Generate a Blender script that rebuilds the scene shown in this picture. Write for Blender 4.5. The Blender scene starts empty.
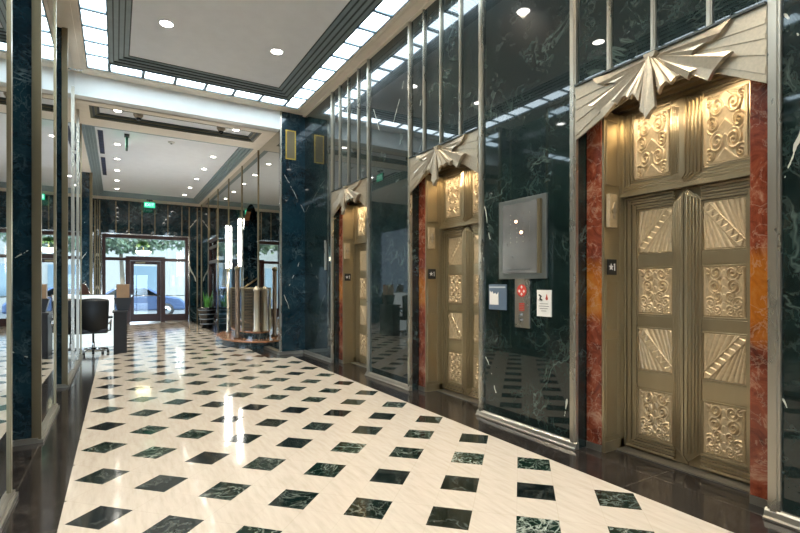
import bpy, bmesh, math, random
from math import pi, sin, cos, radians, sqrt, atan2, tan
from mathutils import Vector, Matrix
random.seed(4)
scn = bpy.context.scene
COL = scn.collection
PSI = pi/4 - 0.248

# ---------------------------------------------------------------- camera
cam_d = bpy.data.cameras.new('camera'); cam = bpy.data.objects.new('camera', cam_d); COL.objects.link(cam)
cam.location = (0, 0, 1.4); cam.rotation_euler = (pi/2, 0, -PSI)
cam_d.sensor_width = 36; cam_d.lens = 476*36/800; cam_d.shift_y = 19.5/800
cam_d.clip_start = .05; cam_d.clip_end = 300
scn.camera = cam
# ---------------------------------------------------------------- world, sun, exposure
w = bpy.data.worlds.new('sky'); scn.world = w; w.use_nodes = True
wn = w.node_tree; bg = wn.nodes['Background']
bg.inputs['Color'].default_value = (.62, .80, 1, 1); bg.inputs['Strength'].default_value = 2.2
sd = bpy.data.lights.new('sun', 'SUN'); sd.energy = 2.2; sd.angle = radians(1); sd.color = (1, .95, .86)
so = bpy.data.objects.new('sun', sd); COL.objects.link(so); so.rotation_euler = (radians(38), 0, radians(-25))
scn.view_settings.view_transform = 'Standard'; scn.view_settings.look = 'None'
scn.view_settings.exposure = 2.25; scn.view_settings.gamma = 1
PANE_E = 2.7          # glow of the ceiling glass panes
DOWN_W = 48           # watts of one downlight
BAY_W = 2.5             # watts of the small lamp over each elevator
COVE_W = 1.0

# ---------------------------------------------------------------- helpers
def lin(c):
    return tuple(((v/255)/12.92 if v/255 <= .04045 else ((v/255+.055)/1.055)**2.4) for v in c)
class NT:
    def __init__(s, name):
        s.m = bpy.data.materials.new(name); s.m.use_nodes = True; s.t = s.m.node_tree
        s.b = s.t.nodes['Principled BSDF']
    def n(s, kind, **kw):
        nd = s.t.nodes.new('ShaderNode'+kind)
        for k, v in kw.items(): setattr(nd, k, v)
        return nd
    def l(s, a, b): s.t.links.new(a, b)
    def val(s, inp, v):
        if hasattr(v, 'node'): s.l(v, inp)
        else: inp.default_value = v
    def math(s, op, a, b=0.0, c=None):
        nd = s.n('Math', operation=op); s.val(nd.inputs[0], a); s.val(nd.inputs[1], b)
        if c is not None: s.val(nd.inputs[2], c)
        return nd.outputs[0]
    def vm(s, op, a, b=(0, 0, 0), out=0):
        nd = s.n('VectorMath', operation=op); s.val(nd.inputs[0], a)
        if op == 'SCALE': s.val(nd.inputs['Scale'], b)
        else: s.val(nd.inputs[1], b)
        return nd.outputs['Value'] if op in ('DOT_PRODUCT', 'LENGTH') else nd.outputs[0]
    def coord(s): return s.n('TexCoord').outputs['Object']
    def noise(s, vec, scale, detail=3, rough=.5, dist=0):
        nd = s.n('TexNoise'); s.l(vec, nd.inputs['Vector']); nd.inputs['Scale'].default_value = scale
        nd.inputs['Detail'].default_value = detail; nd.inputs['Roughness'].default_value = rough
        nd.inputs['Distortion'].default_value = dist
        return nd
    def ramp(s, fac, stops):
        nd = s.n('ValToRGB'); s.l(fac, nd.inputs[0]); e = nd.color_ramp.elements
        while len(e) < len(stops): e.new(.5)
        for k, (p, c) in enumerate(stops):
            e[k].position = p; e[k].color = (*c, 1) if len(c) == 3 else c
        return nd.outputs[0]
    def mix(s, fac, a, b):
        nd = s.n('Mix', data_type='RGBA'); s.val(nd.inputs[0], fac)
        for inp, v in ((nd.inputs[6], a), (nd.inputs[7], b)):
            if hasattr(v, 'node'): s.l(v, inp)
            else: inp.default_value = (*v, 1) if len(v) == 3 else v
        return nd.outputs[2]
    def bump(s, h, strength=.2, dist=.01):
        nd = s.n('Bump'); s.l(h, nd.inputs['Height']); nd.inputs['Strength'].default_value = strength
        nd.inputs['Distance'].default_value = dist; s.l(nd.outputs[0], s.b.inputs['Normal'])
def plain(name, col, rough=.5, metal=0, ior=1.5, emit=0, ecol=None, var=.0, vs=6):
    t = NT(name); t.b.inputs['Roughness'].default_value = rough; t.b.inputs['Metallic'].default_value = metal
    t.b.inputs['IOR'].default_value = ior
    if var:
        nz = t.noise(t.coord(), vs, 3).outputs[0]
        c = t.ramp(nz, [(.3, tuple(x*(1-var) for x in col)), (.7, tuple(min(1, x*(1+var)) for x in col))])
        t.l(c, t.b.inputs['Base Color'])
    else: t.b.inputs['Base Color'].default_value = (*col, 1)
    if emit:
        t.b.inputs['Emission Color'].default_value = (*(ecol or col), 1); t.b.inputs['Emission Strength'].default_value = emit
    return t.m
def vein_mask(t, p, scale, width, soft=.5):
    nz = t.noise(p, scale, 5, .6, .6).outputs[0]
    d = t.math('ABSOLUTE', t.math('SUBTRACT', nz, .5))
    return t.math('MAXIMUM', t.math('SUBTRACT', 1.0, t.math('DIVIDE', d, width)), 0.0)
def marble(name, dark, mid, vein, ior=1.6, rough=.03, segs=(), vamt=.55, seed=0, segw=.008, coat=0):
    t = NT(name); p0 = t.coord(); p = t.vm('ADD', p0, (seed*3.1, seed*1.7, seed))
    cl = t.noise(p, 2.6, 6, .65, .8).outputs[0]
    c = t.ramp(cl, [(.3, dark), (.72, mid)])
    v1 = vein_mask(t, p, 1.3, .012); v2 = vein_mask(t, t.vm('SCALE', p, 1.7), 3.5, .022)
    br = t.ramp(t.noise(p, 2.0, 2).outputs[0], [(.45, (0, 0, 0)), (.65, (1, 1, 1))])
    v3 = vein_mask(t, t.vm('ADD', p, (7, 3, 1)), 7.5, .035)
    br2 = t.ramp(t.noise(t.vm('ADD', p, (2, 9, 4)), 3.2, 3).outputs[0], [(.42, (0, 0, 0)), (.62, (1, 1, 1))])
    m = t.math('MAXIMUM', t.math('MULTIPLY', t.math('MAXIMUM', v1, t.math('MULTIPLY', v2, .45)), br), t.math('MULTIPLY', t.math('MULTIPLY', v3, br2), .28))
    c = t.mix(t.math('MULTIPLY', m, vamt), c, vein)
    if segs:
        nzc = t.noise(p0, 4, 4).outputs['Color']
        q = t.vm('ADD', p0, t.vm('SCALE', t.vm('SUBTRACT', nzc, (.5, .5, .5)), .09))
        nw = t.noise(p0, 9, 3).outputs[0]
        tot = None
        for a, b in segs:
            a = Vector(a); b = Vector(b); ba = b-a
            pa = t.vm('SUBTRACT', q, tuple(a))
            hh = t.n('Clamp'); t.l(t.math('DIVIDE', t.vm('DOT_PRODUCT', pa, tuple(ba)), ba.length_squared), hh.inputs[0])
            prj = t.vm('SCALE', tuple(ba), hh.outputs[0])
            d = t.vm('LENGTH', t.vm('SUBTRACT', pa, prj))
            mk = t.math('LESS_THAN', d, t.math('MULTIPLY', nw, segw*2))
            tot = mk if tot is None else t.math('MAXIMUM', tot, mk)
        c = t.mix(t.math('MULTIPLY', tot, .9), c, (.55, .56, .5))
    t.l(c, t.b.inputs['Base Color']); t.b.inputs['Roughness'].default_value = rough
    t.b.inputs['IOR'].default_value = ior
    if coat:
        t.b.inputs['Roughness'].default_value = .24; t.b.inputs['Coat Weight'].default_value = 1.0; t.b.inputs['Coat Roughness'].default_value = rough; t.b.inputs['Coat IOR'].default_value = coat
    return t.m
def metal(name, col, rough=.28, brushed=(1, 1, 40), amt=.12, metallic=1.0):
    t = NT(name); mp = t.n('Mapping'); t.l(t.coord(), mp.inputs[0]); mp.inputs['Scale'].default_value = brushed
    nz = t.noise(mp.outputs[0], 6, 3).outputs[0]
    c = t.ramp(nz, [(.25, tuple(x*(1-amt) for x in col)), (.75, tuple(min(1, x*(1+amt)) for x in col))])
    t.l(c, t.b.inputs['Base Color']); t.b.inputs['Metallic'].default_value = metallic
    r = t.math('MULTIPLY_ADD', nz, .08, rough-.04); t.l(r, t.b.inputs['Roughness'])
    return t.m

class MB:
    """collects shapes that become ONE mesh"""
    def __init__(s): s.bm = bmesh.new(); s.mi = 0
    def face(s, vs, smooth=False):
        try:
            f = s.bm.faces.new(vs); f.material_index = s.mi; f.smooth = smooth; return f
        except ValueError: return None
    def box(s, x0, x1, y0, y1, z0, z1):
        v = [s.bm.verts.new((x, y, z)) for z in (z0, z1) for y in (y0, y1) for x in (x0, x1)]
        for q in ((0, 2, 3, 1), (4, 5, 7, 6), (0, 1, 5, 4), (2, 6, 7, 3), (0, 4, 6, 2), (1, 3, 7, 5)): s.face([v[k] for k in q])
        return s
    def quad(s, *p): s.face([s.bm.verts.new(q) for q in p]); return s
    def prism(s, poly, axis, a, b):
        """poly of 2-D points pushed along axis 'x' (points are y,z), 'y' (x,z) or 'z' (x,y)"""
        def P(p, t): return {'x': (t, p[0], p[1]), 'y': (p[0], t, p[1]), 'z': (p[0], p[1], t)}[axis]
        A = [s.bm.verts.new(P(p, a)) for p in poly]; B = [s.bm.verts.new(P(p, b)) for p in poly]
        s.face(A); s.face(B[::-1]); n = len(poly)
        for i in range(n): s.face([A[i], B[i], B[(i+1) % n], A[(i+1) % n]])
        return s
    def tube(s, pts, r, seg=10, smooth=True):
        pts = [Vector(p) for p in pts]; rr = r if isinstance(r, (list, tuple)) else [r]*len(pts); rings = []
        for i, p in enumerate(pts):
            d = (pts[min(i+1, len(pts)-1)]-pts[max(i-1, 0)]).normalized()
            u = d.orthogonal().normalized() if i == 0 else (u-d*u.dot(d)).normalized()
            v = d.cross(u)
            rings.append([s.bm.verts.new(p+(u*cos(2*pi*k/seg)+v*sin(2*pi*k/seg))*rr[i]) for k in range(seg)])
        for a, b in zip(rings, rings[1:]):
            for k in range(seg): s.face([a[k], a[(k+1) % seg], b[(k+1) % seg], b[k]], smooth)
        s.face(rings[0][::-1]); s.face(rings[-1]); return s
    def lathe(s, prof, c=(0, 0, 0), seg=24, smooth=True, axis='z'):
        rings = []
        for r, h in prof:
            ring = []
            for k in range(seg):
                a = 2*pi*k/seg; x, y = r*cos(a), r*sin(a)
                p = (x, y, h) if axis == 'z' else ((h, x, y) if axis == 'x' else (x, h, y))
                ring.append(s.bm.verts.new((c[0]+p[0], c[1]+p[1], c[2]+p[2])))
            rings.append(ring)
        for a, b in zip(rings, rings[1:]):
            for k in range(seg): s.face([a[k], a[(k+1) % seg], b[(k+1) % seg], b[k]], smooth)
        s.face(rings[0][::-1]); s.face(rings[-1]); return s
    def frame(s, x0, x1, y0, y1, z0, z1, w):
        """a rectangular frame in the y,z plane"""
        s.box(x0, x1, y0, y0+w, z0, z1); s.box(x0, x1, y1-w, y1, z0, z1)
        s.box(x0, x1, y0+w, y1-w, z0, z0+w); s.box(x0, x1, y0+w, y1-w, z1-w, z1); return s
    def build(s, name, mats, parent=None, loc=None, bevel=0, normals=True):
        if normals: bmesh.ops.recalc_face_normals(s.bm, faces=s.bm.faces)
        me = bpy.data.meshes.new(name); s.bm.to_mesh(me); s.bm.free()
        for m in (mats if isinstance(mats, (list, tuple)) else [mats]): me.materials.append(m)
        o = bpy.data.objects.new(name, me); COL.objects.link(o)
        if parent is not None: o.parent = parent
        if loc: o.location = loc
        if bevel:
            b = o.modifiers.new('bevel', 'BEVEL'); b.width = bevel; b.segments = 2; b.limit_method = 'ANGLE'
        return o
def tag(o, label, cat, group=None, kind=None):
    o['label'] = label; o['category'] = cat
    if group: o['group'] = group
    if kind: o['kind'] = kind
    return o
def thing(name, label, cat, loc=(0, 0, 0), group=None):
    o = bpy.data.objects.new(name, None); COL.objects.link(o); o.location = loc
    o.empty_display_size = .1
    return tag(o, label, cat, group)
def struct(o, label=None):
    o['kind'] = 'structure'
    if label: o['label'] = label
    return o
def copy_tree(o, loc=None, parent=None, label=None):
    c = o.copy(); COL.objects.link(c); c.parent = parent
    if loc is not None: c.location = loc
    if label: c['label'] = label
    for ch in list(o.children): copy_tree(ch, None, c)
    return c
def text_mesh(txt, size, name, mat, parent, M, depth=.001):
    cu = bpy.data.curves.new('t', 'FONT'); cu.body = txt; cu.size = size; cu.align_x = 'CENTER'; cu.align_y = 'CENTER'; cu.extrude = depth
    ob = bpy.data.objects.new('t', cu); COL.objects.link(ob)
    me = bpy.data.meshes.new_from_object(ob); bpy.data.objects.remove(ob); me.transform(M)
    me.materials.clear(); me.materials.append(mat); me.name = name
    o = bpy.data.objects.new(name, me); COL.objects.link(o); o.parent = parent
    return o

# ---------------------------------------------------------------- materials
M = {}
GREEN = ((.0012, .0040, .0045), (.010, .024, .022), (.15, .21, .19))
BLUE = ((.0015, .009, .016), (.007, .032, .046), (.2, .28, .3))
M['marble_near'] = marble('dark green marble', *GREEN, ior=1.2, coat=1.52, seed=1, segs=[
    ((3.4, 1.25, 3.02), (3.4, 1.19, 2.86)), ((3.4, 1.25, 2.05), (3.4, 1.17, 2.30)), ((3.4, 1.26, .72), (3.4, 1.14, .42)),
    ((3.4, 3.90, .62), (3.4, 3.74, .30)), ((3.4, 2.86, .25), (3.4, 2.81, .62)), ((3.4, 3.92, 2.25), (3.4, 3.84, 1.9))])
M['marble_mirror'] = marble('polished reflective dark marble', *GREEN, ior=1.2, coat=1.58, seed=2, rough=.012, segs=[
    ((3.4, 6.5, 4.1), (3.4, 6.3, 3.75)), ((3.4, 5.62, 4.2), (3.4, 5.9, 3.7))])
M['marble_upper'] = marble('polished dark marble over elevators', *GREEN, ior=1.2, coat=1.54, seed=3, rough=.012, segs=[
    ((3.4, 5.2, 3.75), (3.4, 5.08, 4.05))])
M['marble_corner'] = marble('blue green bookmatched marble', (.001, .010, .018), (.007, .036, .055), (.2, .28, .3), ior=1.3, coat=1.45, seed=5, segw=.007, segs=[
    ((2.95, 9.6, 3.70), (3.38, 9.6, 2.95)), ((3.38, 9.6, 2.10), (3.05, 9.6, 1.40)), ((2.95, 9.6, 1.25), (3.08, 9.6, .88))])
M['marble_left'] = marble('blue black marble of left wall', *BLUE, ior=1.35, coat=1.45, seed=7, segw=.009, segs=[
    ((-.95, 5.33, 1.72), (-.82, 5.33, 1.62)), ((-.82, 5.33, 1.62), (-.66, 5.33, 1.74)), ((-.95, 5.33, .9), (-.68, 5.33, .78)),
    ((-.95, 16, 2.9), (-.62, 16, 3.4)), ((-.95, 16, 2.0), (-.62, 16, 2.5)), ((-.9, 16, 1.3), (-.62, 16, 1.7))])
M['marble_back'] = marble('dark marble of back wall', *BLUE, ior=1.6, seed=9, segw=.02, vamt=.8, segs=[
    ((-.6, 20.65, 2.6), (-.47, 20.65, 2.1)), ((-.6, 20.65, 1.4), (-.47, 20.65, 1.1)), ((2.5, 20.65, 2.2), (2.75, 20.65, 1.6)),
    ((2.8, 20.65, 4.1), (2.5, 20.65, 3.7))])
M['mirror'] = plain('tinted mirror', (.46, .45, .40), .01, 1.0)
M['mirror_left'] = plain('grey tinted mirror', (.62, .66, .68), .015, 1.0)
M['black_glass'] = plain('black glass', (.003, .004, .005), .05, 0, 1.6)
M['steel'] = metal('brushed stainless steel', (.46, .43, .36), .28, (1, 1, .4), .04, .85)
M['nickel'] = metal('aged nickel bronze', (.50, .435, .33), .36, (1, 8, 8), .12, .75)
M['bronze'] = metal('brushed bronze', (.42, .35, .225), .32, (1, 1.5, .4), .05, .85)
M['bronze_dark'] = metal('dark bronze', (.30, .24, .15), .32, (1, 1.5, .5), .06, .85)
M['relief'] = metal('cast bronze relief', (.56, .45, .29), .42, (6, 6, 6), .12, .6)
M['brass'] = metal('brass trim', (.28, .23, .14), .30, (1, 1, .5), .04, .8)
M['gold'] = metal('gilded vent', (.75, .52, .12), .3, (6, 6, 6))
M['plinth'] = metal('pale metal base', (.36, .34, .29), .32, (1, .4, 1), .05, .85)
M['chrome'] = plain('chrome', (.75, .75, .74), .1, 1)
M['paint_ceiling'] = plain('warm white ceiling paint', lin((240, 243, 248)), .7, var=.02)
M['paint_beige'] = plain('beige ceiling paint', lin((244, 234, 218)), .6, var=.03)
M['paint_beam'] = plain('pale beam paint', lin((240, 242, 240)), .5, var=.02)
M['moulding'] = plain('grey green moulding paint', lin((140, 156, 160)), .4, var=.08)
M['moulding_dark'] = plain('dark moulding line', lin((58, 68, 70)), .5)
M['channel'] = plain('teal grey channel metal', lin((84, 106, 116)), .4)
M['olive'] = plain('olive moulding paint', lin((104, 102, 78)), .45, var=.1)
M['black'] = plain('black plastic', (.012, .012, .013), .4)
M['black_leather'] = plain('black leather', (.003, .0045, .006), .38, var=.2)
M['navy'] = plain('navy slot grille', (.01, .018, .07), .4)
M['white'] = plain('white plastic', (.75, .75, .73), .4)
M['white_glow'] = plain('frosted lamp glass', (.9, .9, .85), .4, emit=9, ecol=(1, .97, .88))
M['down_glow'] = plain('downlight lens', (1, 1, 1), .4, emit=9, ecol=(1, .95, .86))
M['green_sign'] = plain('green exit sign', (.02, .30, .14), .4, emit=.35, ecol=(.03, .60, .32))
M['sign_white'] = plain('exit letters', (.8, .9, .85), .5, emit=.35, ecol=(.8, 1, .9))
M['red_paint'] = plain('red enamel', (.55, .06, .04), .4)
M['wood'] = plain('red brown wood', (.030, .008, .004), .3, var=.35, vs=14)
M['wood_tan'] = plain('tan box', (.38, .25, .15), .6, var=.1)
M['blue_sign'] = plain('slate blue sign', lin((90, 108, 128)), .35)
M['terracotta'] = plain('polished terracotta tread', (.34, .17, .09), .12, var=.25, vs=9)
M['leaf'] = plain('leaf green', (.06, .22, .03), .45, var=.3, vs=10)
M['asphalt'] = plain('asphalt', (.10, .10, .105), .9, var=.1)
M['concrete'] = plain('pale concrete', (.16, .16, .155), .9, var=.1)
M['car_blue'] = plain('pale blue car paint', (.06, .09, .17), .2, .3)
M['car_white'] = plain('white car paint', (.30, .33, .38), .2)
M['tyre'] = plain('tyre rubber', (.015, .015, .015), .8)
M['bandm'] = plain('dull pot band', (.22, .25, .27), .3, .5)
M['grille'] = metal('pierced bronze grille', (.14, .11, .07), .4, (9, 9, 9), .4, .7)
# backlit patterned glass of the ceiling panes
t = NT('backlit patterned glass'); p = t.coord()
wv = t.n('TexWave', wave_type='RINGS'); t.l(p, wv.inputs['Vector']); wv.inputs['Scale'].default_value = 3.2
wv.inputs['Distortion'].default_value = 6; wv.inputs['Detail'].default_value = 1
ln = t.math('LESS_THAN', t.math('ABSOLUTE', t.math('SUBTRACT', wv.outputs['Fac'], .5)), .10)
cl = t.mix(t.math('MULTIPLY', ln, .97), (.74, .90, 1.0), (.03, .045, .055))
t.l(cl, t.b.inputs['Emission Color']); t.b.inputs['Emission Strength'].default_value = PANE_E
t.b.inputs['Base Color'].default_value = (.5, .52, .54, 1); t.b.inputs['Roughness'].default_value = .2; M['pane'] = t.m
# patterned glass of the desk
t = NT('glowing patterned desk glass'); p = t.coord(); vz = t.n('TexVoronoi'); t.l(p, vz.inputs['Vector']); vz.inputs['Scale'].default_value = 28
c = t.ramp(vz.outputs['Distance'], [(.2, (.25, .55, .6)), (.4, (.9, 1, .98))]); t.l(c, t.b.inputs['Emission Color'])
t.b.inputs['Emission Strength'].default_value = .22; M['desk_glass'] = t.m
# red jasper marble, with one orange course
t = NT('red rouge marble'); p = t.coord()
n1 = t.noise(p, 5, 7, .7, 1.2).outputs[0]
c = t.ramp(n1, [(.28, (.030, .007, .005)), (.43, (.12, .024, .012)), (.56, (.22, .055, .026)), (.68, (.36, .20, .13))])
c2 = t.ramp(n1, [(.25, (.15, .035, .008)), (.5, (.34, .11, .012)), (.75, (.40, .20, .06))])
sp = t.n('SeparateXYZ'); t.l(p, sp.inputs[0])
zz = t.math('ADD', sp.outputs[2], t.math('MULTIPLY', t.noise(p, 4, 3).outputs[0], .35))
def soft(v):
    cl_ = t.n('Clamp'); t.l(v, cl_.inputs[0]); return cl_.outputs[0]
band = t.math('MULTIPLY', soft(t.math('MULTIPLY', t.math('SUBTRACT', zz, 1.20), 7.0)), soft(t.math('MULTIPLY', t.math('SUBTRACT', 1.84, zz), 7.0)))
c = t.mix(band, c, c2)
vv = vein_mask(t, p, 6, .02); c = t.mix(t.math('MULTIPLY', vv, .4), c, (.45, .33, .24))
t.l(c, t.b.inputs['Base Color']); t.b.inputs['Roughness'].default_value = .16; t.bump(n1, .15, .01); M['red_marble'] = t.m
# clear glass
t = NT('clear glass'); t.t.nodes.remove(t.b); out = t.t.nodes['Material Output']
tr = t.n('BsdfTransparent'); tr.inputs[0].default_value = (.88, .93, .93, 1); gl = t.n('BsdfGlossy'); gl.inputs['Roughness'].default_value = .01
fr = t.n('Fresnel'); fr.inputs[0].default_value = 1.5; mx = t.n('MixShader'); t.l(fr.outputs[0], mx.inputs[0]); t.l(tr.outputs[0], mx.inputs[1]); t.l(gl.outputs[0], mx.inputs[2]); t.l(mx.outputs[0], out.inputs[0]); M['glass'] = t.m
# the floor: cream travertine with black squares set at 45 degrees
t = NT('cream travertine with black marble squares'); p = t.coord(); PER = 1.4/2.72342; SQ = .481
OX, OY = .466, 3.408
r = .70710678/PER
rel = t.vm('SUBTRACT', p, (OX, OY, 0))
a = t.vm('DOT_PRODUCT', rel, (r, r, 0)); b = t.vm('DOT_PRODUCT', rel, (r, -r, 0))
fa = t.math('FRACT', a); fb = t.math('FRACT', b)
msk = t.math('MULTIPLY', t.math('LESS_THAN', fa, SQ), t.math('LESS_THAN', fb, SQ))
cid = t.n('CombineXYZ'); t.l(t.math('FLOOR', a), cid.inputs[0]); t.l(t.math('FLOOR', b), cid.inputs[1])
wnz = t.n('TexWhiteNoise'); t.l(cid.outputs[0], wnz.inputs[0])
tp = t.vm('ADD', t.vm('SCALE', p, 1.0), t.vm('SCALE', wnz.outputs['Color'], 40))
v1 = t.math('MAXIMUM', vein_mask(t, tp, 4.0, .022), t.math('MULTIPLY', vein_mask(t, tp, 11.0, .03), .5)); vamt = t.math('MULTIPLY', v1, t.math('MULTIPLY_ADD', t.math('POWER', wnz.outputs['Value'], 2.0), .85, .10))
tile = t.mix(wnz.outputs['Value'], (.004, .006, .0065), (.004, .020, .013))
tile = t.mix(vamt, tile, (.42, .47, .42))
mp = t.n('Mapping'); t.l(p, mp.inputs[0]); mp.inputs['Rotation'].default_value = (0, 0, pi/4); mp.inputs['Scale'].default_value = (9, 1.3, 1)
cn = t.noise(mp.outputs[0], 3, 5, .6).outputs[0]; big = t.noise(p, .8, 3).outputs[0]
cr = t.ramp(cn, [(.25, (.46, .41, .345)), (.5, (.54, .49, .425)), (.8, (.60, .56, .495))])
# thin joints of the cream slabs, in line with the squares' edges
def joint(f):
    return t.math('MAXIMUM', t.math('LESS_THAN', f, .006), t.math('LESS_THAN', t.math('ABSOLUTE', t.math('SUBTRACT', f, SQ)), .005))
jt = t.math('MAXIMUM', joint(fa), joint(fb)); cr = t.mix(t.math('MULTIPLY', jt, .28), cr, (.34, .29, .22))
cr = t.mix(t.math('MULTIPLY', big, .2), cr, (.60, .50, .38))
c = t.mix(msk, cr, tile); t.l(c, t.b.inputs['Base Color']); t.b.inputs['Roughness'].default_value = .08; t.b.inputs['IOR'].default_value = 1.42
t.bump(t.noise(p, 2.2, 2).outputs[0], .14, .02); M['floor'] = t.m
# dark border slabs
t = NT('dark brown border slabs'); p = t.coord(); n1 = t.noise(p, 3, 6, .65).outputs[0]
c = t.ramp(n1, [(.3, (.010, .0085, .008)), (.7, (.028, .024, .022))])
c = t.mix(t.math('MULTIPLY', vein_mask(t, p, 3, .012), .25), c, (.2, .17, .14))
sx = t.n('SeparateXYZ'); t.l(p, sx.inputs[0])
def line(v, at, w): return t.math('LESS_THAN', t.math('ABSOLUTE', t.math('SUBTRACT', v, at)), w)
fy = t.math('FRACT', t.math('DIVIDE', t.math('ADD', sx.outputs[1], .55), 1.3)); jl = t.math('MAXIMUM', t.math('MAXIMUM', line(sx.outputs[0], 3.385, .003), line(sx.outputs[0], -.585, .003)), t.math('LESS_THAN', fy, .004))
c = t.mix(t.math('MULTIPLY', jl, .5), c, (.16, .14, .11)); t.l(c, t.b.inputs['Base Color']); t.b.inputs['Roughness'].default_value = .12; M['border'] = t.m

# ================================================================= SETTING
XL, XR, XM = -.60, 3.40, 2.88      # left wall face, right wall face, mirrored far wall
YB, YE, YN = 9.60, 20.65, -3.0     # beam / back wall / rear end
ZH, ZF = 4.97, 4.60                # hall ceiling, far ceiling
BAY = (2.03, 4.70, 7.38)
# floor: border slabs and cream field in one mesh
f = MB()
def rect(x0, x1, y0, y1): f.quad((x0, y0, 0), (x1, y0, 0), (x1, y1, 0), (x0, y1, 0))
f.mi = 0
rect(-.29, 3.01, YN, 9.25); rect(-.29, 2.53, 9.25, 11.5); rect(-4, 2.53, 11.5, YE)
f.mi = 1
rect(3.01, 4.2, YN, 9.25); rect(2.53, 4.2, 9.25, 9.75); rect(2.53, 5.6, 9.75, YE); rect(-1.3, -.29, YN, 11.5); rect(-4, -1.3, 9, 11.5)
struct(f.build('floor', [M['floor'], M['border']]))
# outer shell of the hall
def wall(name, mat, *boxes):
    m = MB()
    for bx in boxes: m.box(*bx)
    return struct(m.build(name, mat))
wall('wall_right_near', M['marble_near'], (XR, 3.95, YN, 1.33, 0, ZH), (XR, 3.95, 2.73, 4.0, 0, ZH))
wall('wall_right_middle', M['marble_mirror'], (XR, 3.95, 5.40, 6.68, 0, ZH), (XR, 3.95, 8.08, YB+.05, 0, ZH))
wall('wall_right_corner', M['marble_corner'], (XM, 4.2, YB, YB+.12, 0, ZH))
wall('wall_right_upper', M['marble_upper'], *[(XR, 3.95, c-.70, c+.70, 3.06, ZH) for c in BAY])
wall('wall_right_recess', M['black_glass'], *[(3.90, 3.95, c-.72, c+.72, 0, 3.2) for c in BAY])
# far right wall: tinted mirror, stair opening, side window, marble pier
AY0, AY1, AZ = 11.45, 12.92, 3.45
m = MB(); m.box(XM, XM+.12, YB+.12, AY0, 0, ZF); m.box(XM, XM+.12, AY1, 13.10, 0, ZF)
# lintel with a round arch cut
ac = (AY0+AY1)/2; ar = (AY1-AY0)/2
arch = [(AY0, ZF), (AY0, AZ-ar)] + [(ac-ar*cos(pi*k/16), AZ-ar+ar*sin(pi*k/16)) for k in range(1, 16)] + [(AY1, AZ-ar), (AY1, ZF)]
m.prism(arch, 'x', XM, XM+.12)
m.box(XM, XM+.12, 13.10, 16.56, 3.25, ZF); m.box(XM, XM+.12, 16.56, 18.44, 3.05, ZF); m.box(XM, XM+.12, 18.44, YE, 3.25, ZF)
struct(m.build('wall_right_far', M['mirror']))
wall('wall_right_pier', M['marble_back'], (XM, XM+.12, 13.10, 16.56, 0, 3.25), (XM, XM+.12, 18.44, YE, 0, 3.25), (XM, XM+.12, 16.56, 18.44, 0, .35))
# stair well behind the arch
m = MB(); m.box(XM+.12, 5.5, AY0-.1, AY0, 0, ZF); m.box(XM+.12, 5.5, AY1, AY1+.1, 0, ZF); m.box(5.4, 5.5, AY0, AY1, 0, ZF); m.box(XM+.12, 5.5, AY0-.1, AY1+.1, ZF, ZF+.1)
struct(m.build('wall_stairwell', M['marble_back']))
# back wall with the opening for the entrance
DX0, DX1, DZ = -.44, 2.45, 3.32
wall('wall_back', M['marble_back'], (-.62, DX0, YE, YE+.2, 0, ZF), (DX1, XM+.12, YE, YE+.2, 0, ZF), (DX0, DX1, YE, YE+.2, DZ, ZF))
# left wall blocks: mirrored long faces, marble end faces
m = MB(); mm = MB()
for y0, y1 in ((YN, 3.99), (5.33, 6.68), (8.04, 11.30), (16.0, YE)):
    m.box(-.94, XL-.012, y0+.012, y1, 0, ZH); mm.box(XL-.012, XL, y0, y1, 0, ZH)
struct(m.build('wall_left', M['marble_left'])); struct(mm.build('wall_left_mirrored', M['mirror_left']))
wall('wall_left_back', M['marble_left'], (-1.06, -.94, YN, 11.3, 0, ZH))
wall('wall_reception', M['marble_back'], (-4.0, -3.9, 11.2, 12.0, 0, ZF), (-4.0, -3.9, 15.4, YE, 0, ZF), (-4.0, -3.9, 12, 15.4, 0, .8), (-4.0, -3.9, 12, 15.4, 3.9, ZF), (-4, -.94, 11.2, 11.3, 0, ZF), (-4, -.94, 16, 16.1, 0, ZF))  # window opening in the alcove is added to let in more daylight
wall('wall_rear', M['marble_left'], (-1.1, -.5, YN-.1, YN, 0, ZH+.4), (3.3, 4.0, YN-.1, YN, 0, ZH+.4), (-.5, .6, YN-.1, YN, 0, 2.3), (2.2, 3.3, YN-.1, YN, 0, 2.3), (-.5, 3.3, YN-.1, YN, 2.3, ZH+.4), (1.36, 1.44, YN-.1, YN, 0, 2.3))  # unseen openings behind the camera, added so daylight brightens the ceilings
# unseen shell over and around the rooms, added to block the sky's light
wall('light_block_shell', M['paint_ceiling'], (-4.1, 5.6, YN-.1, YE+.2, 5.3, 5.4), (-4.1, -4.0, 9.6, 12, 0, 5.4), (-4.1, -4.0, 15.4, YE, 0, 5.4), (-4.1, -4.0, 12, 15.4, 4.2, 5.4), (5.5, 5.6, 9.6, YE, 0, 5.4), (3.95, 4.05, YN, 9.8, 0, 5.4), (-1.16, -1.06, YN, 9.7, 0, 5.4), (-4.1, -.6, YE, YE+.2, 0, 5.4), (XM+.12, 5.6, YE, YE+.2, 0, 5.4), (-4.1, 5.6, YE, YE+.2, 4.6, 5.4), (4, 5.6, 9.6, 9.7, 0, 5.4), (-4.1, -1.06, 9.6, 9.7, 0, 5.4))

# --- hall ceiling: beige border, light channel, stepped coffer
SX = ((-.41, -.10), (2.85, 3.14)); SY = (8.93, 9.27)
m = MB()
m.box(-1.06, SX[0][0], YN, YB+.1, ZH, ZH+.08); m.box(SX[1][1], 3.95, YN, YB+.1, ZH, ZH+.08); m.box(SX[0][0], SX[1][1], SY[1], YB+.1, ZH, ZH+.08)
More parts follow.
